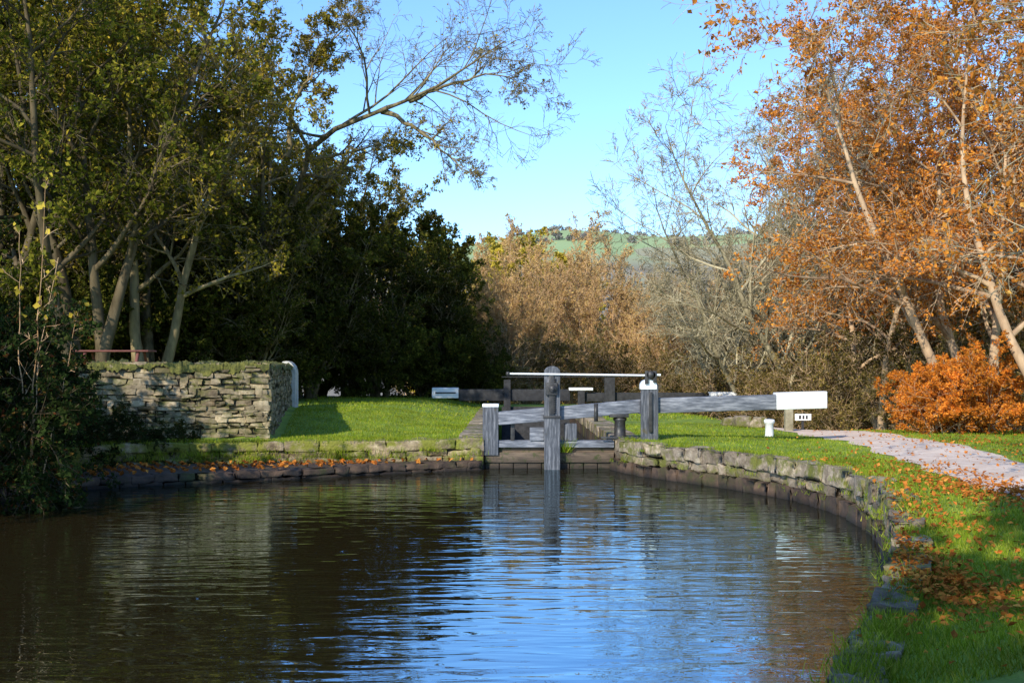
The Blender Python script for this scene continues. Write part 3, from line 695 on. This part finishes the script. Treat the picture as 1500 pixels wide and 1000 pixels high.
for k in range(130):
    p = Ub[RNG.integers(0, 60)]; n_ = 20; xx = p[0] + RNG.normal(0, 0.12, n_); yy = p[1] - 0.06 + RNG.normal(0, 0.03, n_)
    blades(acc, xx, yy, 0.1, 0.006, hz=np.full(n_, RNG.uniform(0.2, 0.45)))
n_ = 90; blades(acc, px(828) + RNG.normal(0, 0.07, n_), YG - 0.1 + RNG.normal(0, 0.04, n_), 0.26, 0.008, hz=np.full(n_, 0.38))
acc.mesh('grass', [M_grass])

acc = Acc()
def fallen(n, cx, cy, sx, sy, size=0.035, hz=None):
    x = RNG.normal(cx, sx, n); y = RNG.normal(cy, sy, n)
    ok = ~inside(x, y, CANAL) & (dist_poly(x, y, Rb) > 0.02); x, y = x[ok], y[ok]; z = np.maximum(Hf(x, y), 0.0) + 0.03
    d = dist_poly(x, y, Rb); z = np.where(d < 0.36, zedge(y) + 0.06, z)
    P = np.stack([x, y, z + RNG.uniform(0, 0.04, len(x))], 1); leafquads(acc, P, size, 0, 0.65, flat=2.0)
fallen(1100, 3.8, 10.5, 0.22, 0.9); fallen(300, 4.6, 13.0, 0.3, 1.2); fallen(1000, 6.1, 14.6, 0.5, 1.2); fallen(500, 5.9, 17, 0.7, 2)
fallen(260, 6.0, 12.0, 0.9, 1.2); fallen(700, 9.7, 24, 1.2, 4); fallen(400, 4.2, 9.0, 0.9, 1.2)
fallen(160, 7.4, 20, 1.2, 4)
for k in range(900):
    i = int(min(abs(RNG.normal(30, 12)), 75)); f = RNG.uniform(0.05, 0.95); p = la[i] * (1 - f) + lb_[i] * f
    leafquads(acc, np.array([[p[0], p[1], 0.235 + RNG.uniform(0, 0.03)]]), 0.06, 0, 0.65, flat=1.5)
acc.mesh('fallen_leaves', [M_fallen])

# ------------------------------------------------------------------ trees
LV = lambda **k: k
std = [LV(k=12, t0=0.22, lf=0.36, lt=0.5, n=7, trop=0.05), LV(k=7, t0=0.15, lf=0.5, lt=0.4, n=5), LV(k=6, t0=0.1, lf=0.5, lt=0.3, trop=-0.01, n=4), LV(k=4, t0=0.2, lf=0.6, lt=0.3, trop=-0.03, n=3)]
T_green = make_tree('tm_green', 1, 15, 4, std, [M_bark_dark, M_leaf_green], leaves=3, leafsize=0.08, tintbias=0.5, minr=0.007)
T_green2 = make_tree('tm_green2', 2, 13, 3, std, [M_bark_willow, M_leaf_willow], leaves=2, leafsize=0.065, lean=(8, 30), minr=0.008)
dk = [LV(k=13, t0=0.05, lf=0.42, lt=0.55, n=6, trop=0.04), LV(k=7, lf=0.5, lt=0.3, n=4), LV(k=6, lf=0.5, n=4), LV(k=3, lf=0.6, n=3)]
T_dark = make_tree('tm_dark', 3, 9, 5, dk, [M_bark_willow, M_leaf_dark], leaves=4, leafsize=0.075, lean=(5, 25), tintbias=0.4, minr=0.007)
bare = [LV(k=13, t0=0.15, lf=0.42, lt=0.5, n=7, trop=0.05), LV(k=8, t0=0.1, lf=0.5, lt=0.4, trop=0.04, n=5), LV(k=7, t0=0.1, lf=0.5, lt=0.3, n=4), LV(k=6, t0=0.1, lf=0.6, lt=0.3, n=3)]
T_bare = make_tree('tm_bare', 4, 14, 3, bare, [M_bark_grey, M_leaf_willow], leaves=0, lean=(8, 28), minr=0.008)
tan = [LV(k=16, t0=0.1, lf=0.42, lt=0.5, n=7, a0=20, a1=45, trop=0.12), LV(k=9, t0=0.1, lf=0.5, lt=0.4, a0=20, a1=45, trop=0.1, n=5), LV(k=7, t0=0.1, lf=0.5, a0=20, a1=50, n=4, trop=0.06), LV(k=4, lf=0.6, n=3, a0=15, a1=45)]
T_tan = make_tree('tm_tan', 5, 13, 4, tan, [M_bark_tan, M_leaf_tan], leaves=1, leafsize=0.07, lean=(5, 24), minr=0.012)
T_yel = make_tree('tm_yellow', 6, 12, 3, dk, [M_bark_grey, M_leaf_yel], leaves=4, leafsize=0.13, lean=(5, 22))
beech = [LV(k=12, t0=0.2, lf=0.42, lt=0.5, n=7, a0=40, a1=75, trop=0.0), LV(k=8, lf=0.5, lt=0.3, trop=-0.01, n=5), LV(k=7, lf=0.5, n=4, trop=-0.02), LV(k=4, lf=0.6, n=3, trop=-0.03)]
T_beech = make_tree('tm_beech', 7, 14, 3, beech, [M_bark_beech, M_leaf_orange], leaves=4, leafsize=0.052, lean=(8, 24), minr=0.008)
bush = [LV(k=9, t0=0.02, lf=0.6, lt=0.4, n=5, a0=30, a1=80), LV(k=7, lf=0.5, n=4), LV(k=6, lf=0.5, n=3)]
T_obush = make_tree('tm_obush', 8, 2.3, 9, bush, [M_bark_beech, M_leaf_bright], leaves=7, leafsize=0.04, lean=(5, 50), stemr=0.02, minr=0.004)
T_scrub = make_tree('tm_scrub', 9, 4.5, 9, bush, [M_bark_beech, M_leaf_scrub], leaves=4, leafsize=0.055, lean=(5, 50), stemr=0.035, minr=0.009)
T_dscrub = make_tree('tm_dscrub', 10, 4.5, 10, bush, [M_bark_dark, M_leaf_dark], leaves=7, leafsize=0.08, lean=(5, 50), stemr=0.035)
T_bramble = make_tree('tm_bramble', 12, 3.2, 12, [LV(k=9, t0=0.02, lf=0.6, lt=0.3, n=6, a0=30, a1=85, trop=-0.06), LV(k=7, lf=0.5, n=5, trop=-0.08), LV(k=6, lf=0.5, n=4, trop=-0.05)],
                      [M_bark_dark, M_leaf_bramble], leaves=8, leafsize=0.045, lean=(5, 60), stemr=0.015, minr=0.004)

for (x, y, me, nm, sc_) in [
    (-12.2, 33.5, T_green, 'alder_tree', 1.0), (-16.5, 37, T_green, 'alder_tree', 1.1), (-9.6, 43, T_green2, 'willow_tree', 1.0),
    (-13.5, 45, T_green2, 'willow_tree', 1.25), (-8.5, 50, T_green, 'alder_tree', 0.85), (-14.5, 40, T_green2, 'willow_tree', 1.15), (-11.3, 36.5, T_green2, 'willow_tree', 1.05),
    (-18, 50, T_green, 'alder_tree', 1.25), (-22, 44, T_green, 'alder_tree', 1.2), (-15, 60, T_dark, 'hawthorn_tree', 1.5), (-7.2, 52, T_green2, 'willow_tree', 0.9),
    (-5.6, 49, T_dark, 'hawthorn_tree', 0.9), (-8.2, 46, T_dark, 'hawthorn_tree', 0.9), (-9.2, 40.5, T_dark, 'hawthorn_tree', 0.72), (-2.9, 53, T_dark, 'hawthorn_tree', 0.75),
    (-10.5, 51, T_dark, 'hawthorn_tree', 1.05), (-4.5, 60, T_dark, 'hawthorn_tree', 1.05), (-21, 58, T_dark, 'hawthorn_tree', 1.4)]:
    inst(nm, me, x, y, s=sc_)
for (x, y, sc_) in [(-9, 43, 0.9), (-6.2, 48.5, 0.8), (-3.6, 50.5, 0.7), (-1.8, 52, 0.6), (-11.5, 40, 1.0), (-14, 37.5, 1.0), (-17, 41, 1.2), (-13, 48, 1.3), (-17, 34, .8)]:
    inst('dark_undergrowth_shrub', T_dscrub, x, y, s=sc_)

q = lambda p, r_, Y_: ((p - 750) / 1700 * Y_, Y_, CAMH - (r_ - 540) / 1700 * Y_)
Yw = 40
wl = [([(-9.6, 44, 1.0), (-9.2, 43.5, 4), (-8.2, 42.5, 7), q(450, 205, 41), q(510, 178, Yw), q(560, 163, Yw), q(620, 140, 39), q(690, 90, 38.5), q(740, 60, 38)], 0.21),
      ([q(560, 163, Yw), q(590, 175, 39.6), q(620, 195, 39), q(645, 215, 38.5), q(690, 260, 38)], 0.09),
      ([q(600, 148, Yw), q(660, 125, 39), q(720, 105, 38.5), q(790, 130, 38)], 0.07),
      ([q(420, 230, 41.5), q(430, 150, 41), q(470, 80, 41), q(520, 20, 41)], 0.1),
      ([(-9.2, 43.5, 4), (-10.2, 42.5, 8), (-11, 42, 13), (-11.2, 42, 16)], 0.14),
      ([(-9.6, 44, 2), (-11.5, 42, 8), (-13.5, 41, 12), (-14.5, 40, 15)], 0.13)]
def wmask(P, rng): return rng.random(len(P)) < np.clip((-5.0 - P[:, 0]) / 3.0, 0.02, 0.7)
make_tree('willow_tree', 21, 12, 0, [LV(k=15, t0=0.35, lf=0.26, lt=0.2, n=8, w=0.12, trop=0.03), LV(k=9, lf=0.5, lt=0.3, trop=-0.01), LV(k=7, lf=0.5, n=5, trop=-0.02), LV(k=4, lf=0.6, n=4, trop=-0.04)],
          [M_bark_willow, M_leaf_willow], leaves=4, leafsize=0.05, custom=wl, link=True, leafmask=wmask, minr=0.006)

for (x, y, me, nm, sc_) in [
    (6.2, 84, T_tan, 'birch_tree', 1.12), (3.4, 78, T_tan, 'birch_tree', 0.92), (9.0, 82, T_tan, 'birch_tree', 1.0), (5.2, 68, T_tan, 'birch_tree', 0.66), (1.0, 72, T_tan, 'birch_tree', 0.75), (-0.8, 60, T_tan, 'birch_tree', 0.55), (0.8, 58, T_tan, 'birch_tree', 0.45),
    (12.5, 84, T_tan, 'birch_tree', 1.0), (8, 64, T_tan, 'birch_tree', 0.66), (-2, 98, T_yel, 'maple_tree', 1.32), (3.2, 104, T_yel, 'maple_tree', 1.45), (-6, 94, T_yel, 'maple_tree', 1.2),
    (-0.5, 84, T_yel, 'maple_tree', 1.0), (16, 90, T_tan, 'birch_tree', 1.1), (20, 88, T_bare, 'ash_tree', 1.0), (24, 96, T_tan, 'birch_tree', 1.2),
    (30, 110, T_tan, 'birch_tree', 1.2), (13, 68, T_bare, 'ash_tree', 0.75), (15, 76, T_tan, 'birch_tree', 0.85), (10.5, 72, T_tan, 'birch_tree', 0.78), (18, 68, T_tan, 'birch_tree', 0.9)]:
    inst(nm, me, x, y, s=sc_)
for i in range(16):
    x = -10 + i * 4.6 + random.uniform(-1, 1); y = random.uniform(125, 150)
    inst('distant_wood_tree', random.choice([T_tan, T_yel, T_tan]), x, y, s=random.uniform(1.0, 1.25))
for (x, y, sc_) in [(3, 59, 0.75), (5, 58, 0.75), (7, 59, 0.8), (9.5, 58, 0.95), (1, 58, 0.75), (-1, 55, 0.7), (11.5, 55, 1.0), (7.5, 52, 0.6), (10, 48, 0.8), (12, 44, 0.8), (9.8, 43, 0.6), (13.5, 48, 1.1), (11, 39, 0.65), (13, 38, 0.8),
                    (15, 42, 1), (14.5, 34, 0.7), (16, 36, 1), (12.6, 33.5, 0.55), (14, 56, 1.2)]:
    inst('scrub_bush', T_scrub, x, y, s=sc_)
for (x, y, me, nm, sc_) in [
    (10.2, 47, T_bare, 'ash_tree', 0.85), (12, 44, T_bare, 'ash_tree', 1.0), (10.8, 54, T_bare, 'ash_tree', 0.75), (13.5, 50, T_bare, 'ash_tree', 1.15), (12.3, 38, T_beech, 'beech_tree', 0.85), (14.5, 40, T_beech, 'beech_tree', 1.0),
    (12.2, 30.5, T_beech, 'beech_tree', 0.9), (15.5, 33, T_beech, 'beech_tree', 1.0), (13, 26.5, T_beech, 'beech_tree', 0.9), (11, 60, T_bare, 'ash_tree', 0.8), (17, 42, T_bare, 'ash_tree', 1.2),
    (20, 48, T_tan, 'birch_tree', 1.1), (15, 60, T_tan, 'birch_tree', 1.0), (20, 38, T_beech, 'beech_tree', 1.0)]:
    inst(nm, me, x, y, s=sc_)
inst('orange_beech_bush', T_obush, 10.5, 28.0, s=0.8); inst('orange_beech_bush', T_obush, 11.4, 28.4, s=0.9)
inst('orange_beech_bush', T_obush, 11.4, 30, s=0.9)

fl = [([(9.6, 13.5, 0.4), (9.4, 13.4, 4), (9.2, 13.2, 8), (9, 13, 11)], 0.2),
      ([(9.5, 13.4, 2.5), (8.0, 13.0, 4.2), (6.6, 12.6, 5.0), (5.3, 12.2, 4.8)], 0.07),
      ([(9.4, 13.4, 4.0), (7.8, 14.0, 6.0), (6.0, 14.3, 7.2), (4.2, 14.3, 7.4), (2.9, 14.2, 7.0)], 0.08),
      ([(9.5, 13.4, 2.0), (8.2, 14.2, 3.0), (7.0, 14.8, 3.8), (5.9, 15.2, 3.6)], 0.05),
      ([(9.4, 13.4, 3.2), (8.2, 13.4, 5.4), (6.8, 13.5, 6.4), (5.2, 13.6, 6.2)], 0.06),
      ([(9.4, 13.4, 5.2), (7.8, 12.8, 7.0), (6.0, 12.2, 7.8), (4.4, 11.8, 7.2)], 0.07)]
def fmask(P, rng): return rng.random(len(P)) < 0.3 + 0.6 * (np.sin(P[:, 0] * 1.7 + P[:, 2] * 2.1) * np.sin(P[:, 2] * 1.3 + P[:, 1]) > 0)
make_tree('overhanging_beech_tree', 31, 6, 0, [LV(k=13, t0=0.3, lf=0.3, lt=0.2, n=7, w=0.15, trop=-0.02), LV(k=7, lf=0.5, n=6, trop=-0.03), LV(k=5, lf=0.5, n=5, trop=-0.03)],
          [M_bark_grey, M_leaf_orange], leaves=3, leafsize=0.045, custom=fl, link=True, minr=0.0035, leafmask=fmask, strip=False)

for (x, y, sc_) in [(-9.1, 19.0, 0.95), (-9.5, 21.0, 0.85), (-9.9, 22.9, 0.65), (-8.3, 24.5, 0.34), (-10.0, 17.2, 1.1), (-11.2, 20, 1.2), (-7.2, 24.75, 0.24)]:
    inst('bramble_bush', T_bramble, x, y, z=0.3, s=sc_)
sl = [([(-7.7, 18.6, 0.5), (-7.6, 18.5, 2.5), (-7.45, 18.4, 4.0), (-7.4, 18.4, 5.1)], 0.018), ([(-7.8, 18.7, 0.5), (-7.9, 18.6, 2.5), (-7.85, 18.5, 4.4)], 0.015), ([(-7.6, 18.8, 0.5), (-7.2, 18.8, 2.2), (-7.0, 18.8, 3.3)], 0.012),
      ([(-7.8, 18.8, 0.5), (-7.65, 18.8, 2.5), (-7.35, 18.8, 4.0)], 0.012)]
def smask(P, rng): return (P[:, 2] > 2.8) & (rng.random(len(P)) < 0.6)
make_tree('sycamore_sapling', 41, 5, 0, [LV(k=9, t0=0.3, lf=0.1, lt=0.5, n=4), LV(k=2, lf=0.6, n=3)], [M_bark_tan, M_leaf_yel], leaves=2, leafsize=0.06, custom=sl, link=True, minr=0.004, leafmask=smask, aspect=0.9)

# trees just outside the frame on the left and behind the viewer (they throw the shade)
inst('hawthorn_tree', T_dark, -11.9, 20.9, s=0.5)
inst('alder_tree', T_green, -18.5, 8, s=0.7)
inst('hawthorn_tree', T_dark, -2.6, -4.6, s=1.25, rz=1.0)
inst('hawthorn_tree', T_dark, 1.2, -5.2, s=1.3, rz=3.0)

# ------------------------------------------------------------------ light, sky, camera
EL = math.radians(29); dh = np.array([0.5, 0.866])
w = bpy.data.worlds.new('World'); scene.world = w; w.use_nodes = True
nt = w.node_tree; bg = nt.nodes['Background']; sky = nt.nodes.new('ShaderNodeTexSky'); sky.sky_type = 'NISHITA'
sky.sun_disc = False; sky.sun_elevation = EL; sky.sun_rotation = math.radians(210); sky.air_density = 1.0; sky.dust_density = 0.2; sky.ozone_density = 1.6
mx = nt.nodes.new('ShaderNodeMix'); mx.data_type = 'RGBA'; mx.blend_type = 'MULTIPLY'; mx.inputs[0].default_value = 1; mx.clamp_result = False
mx.inputs[7].default_value = (1.08, 1.45, 1.9, 1)
nt.links.new(sky.outputs[0], mx.inputs[6]); nt.links.new(mx.outputs[2], bg.inputs[0]); bg.inputs[1].default_value = 0.15
sl_ = bpy.data.lights.new('sun', 'SUN'); sl_.energy = 5.0; sl_.angle = math.radians(0.5); sl_.color = (1, 0.93, 0.8)
so = bpy.data.objects.new('sun', sl_); col.objects.link(so)
so.rotation_euler = Vector((dh[0] * math.cos(EL), dh[1] * math.cos(EL), -math.sin(EL))).to_track_quat('-Z', 'Y').to_euler()
cam = bpy.data.cameras.new('camera'); co = bpy.data.objects.new('camera', cam); col.objects.link(co)
co.location = (0, 0, CAMH); co.rotation_euler = (math.radians(90), 0, 0)
cam.sensor_width = 36; cam.lens = 36 * 1700 / 1500; cam.shift_y = 40 / 1500; cam.clip_end = 5000; cam.clip_start = 0.05
scene.camera = co
scene.view_settings.view_transform = 'Standard'; scene.view_settings.look = 'None'; scene.view_settings.exposure = 0
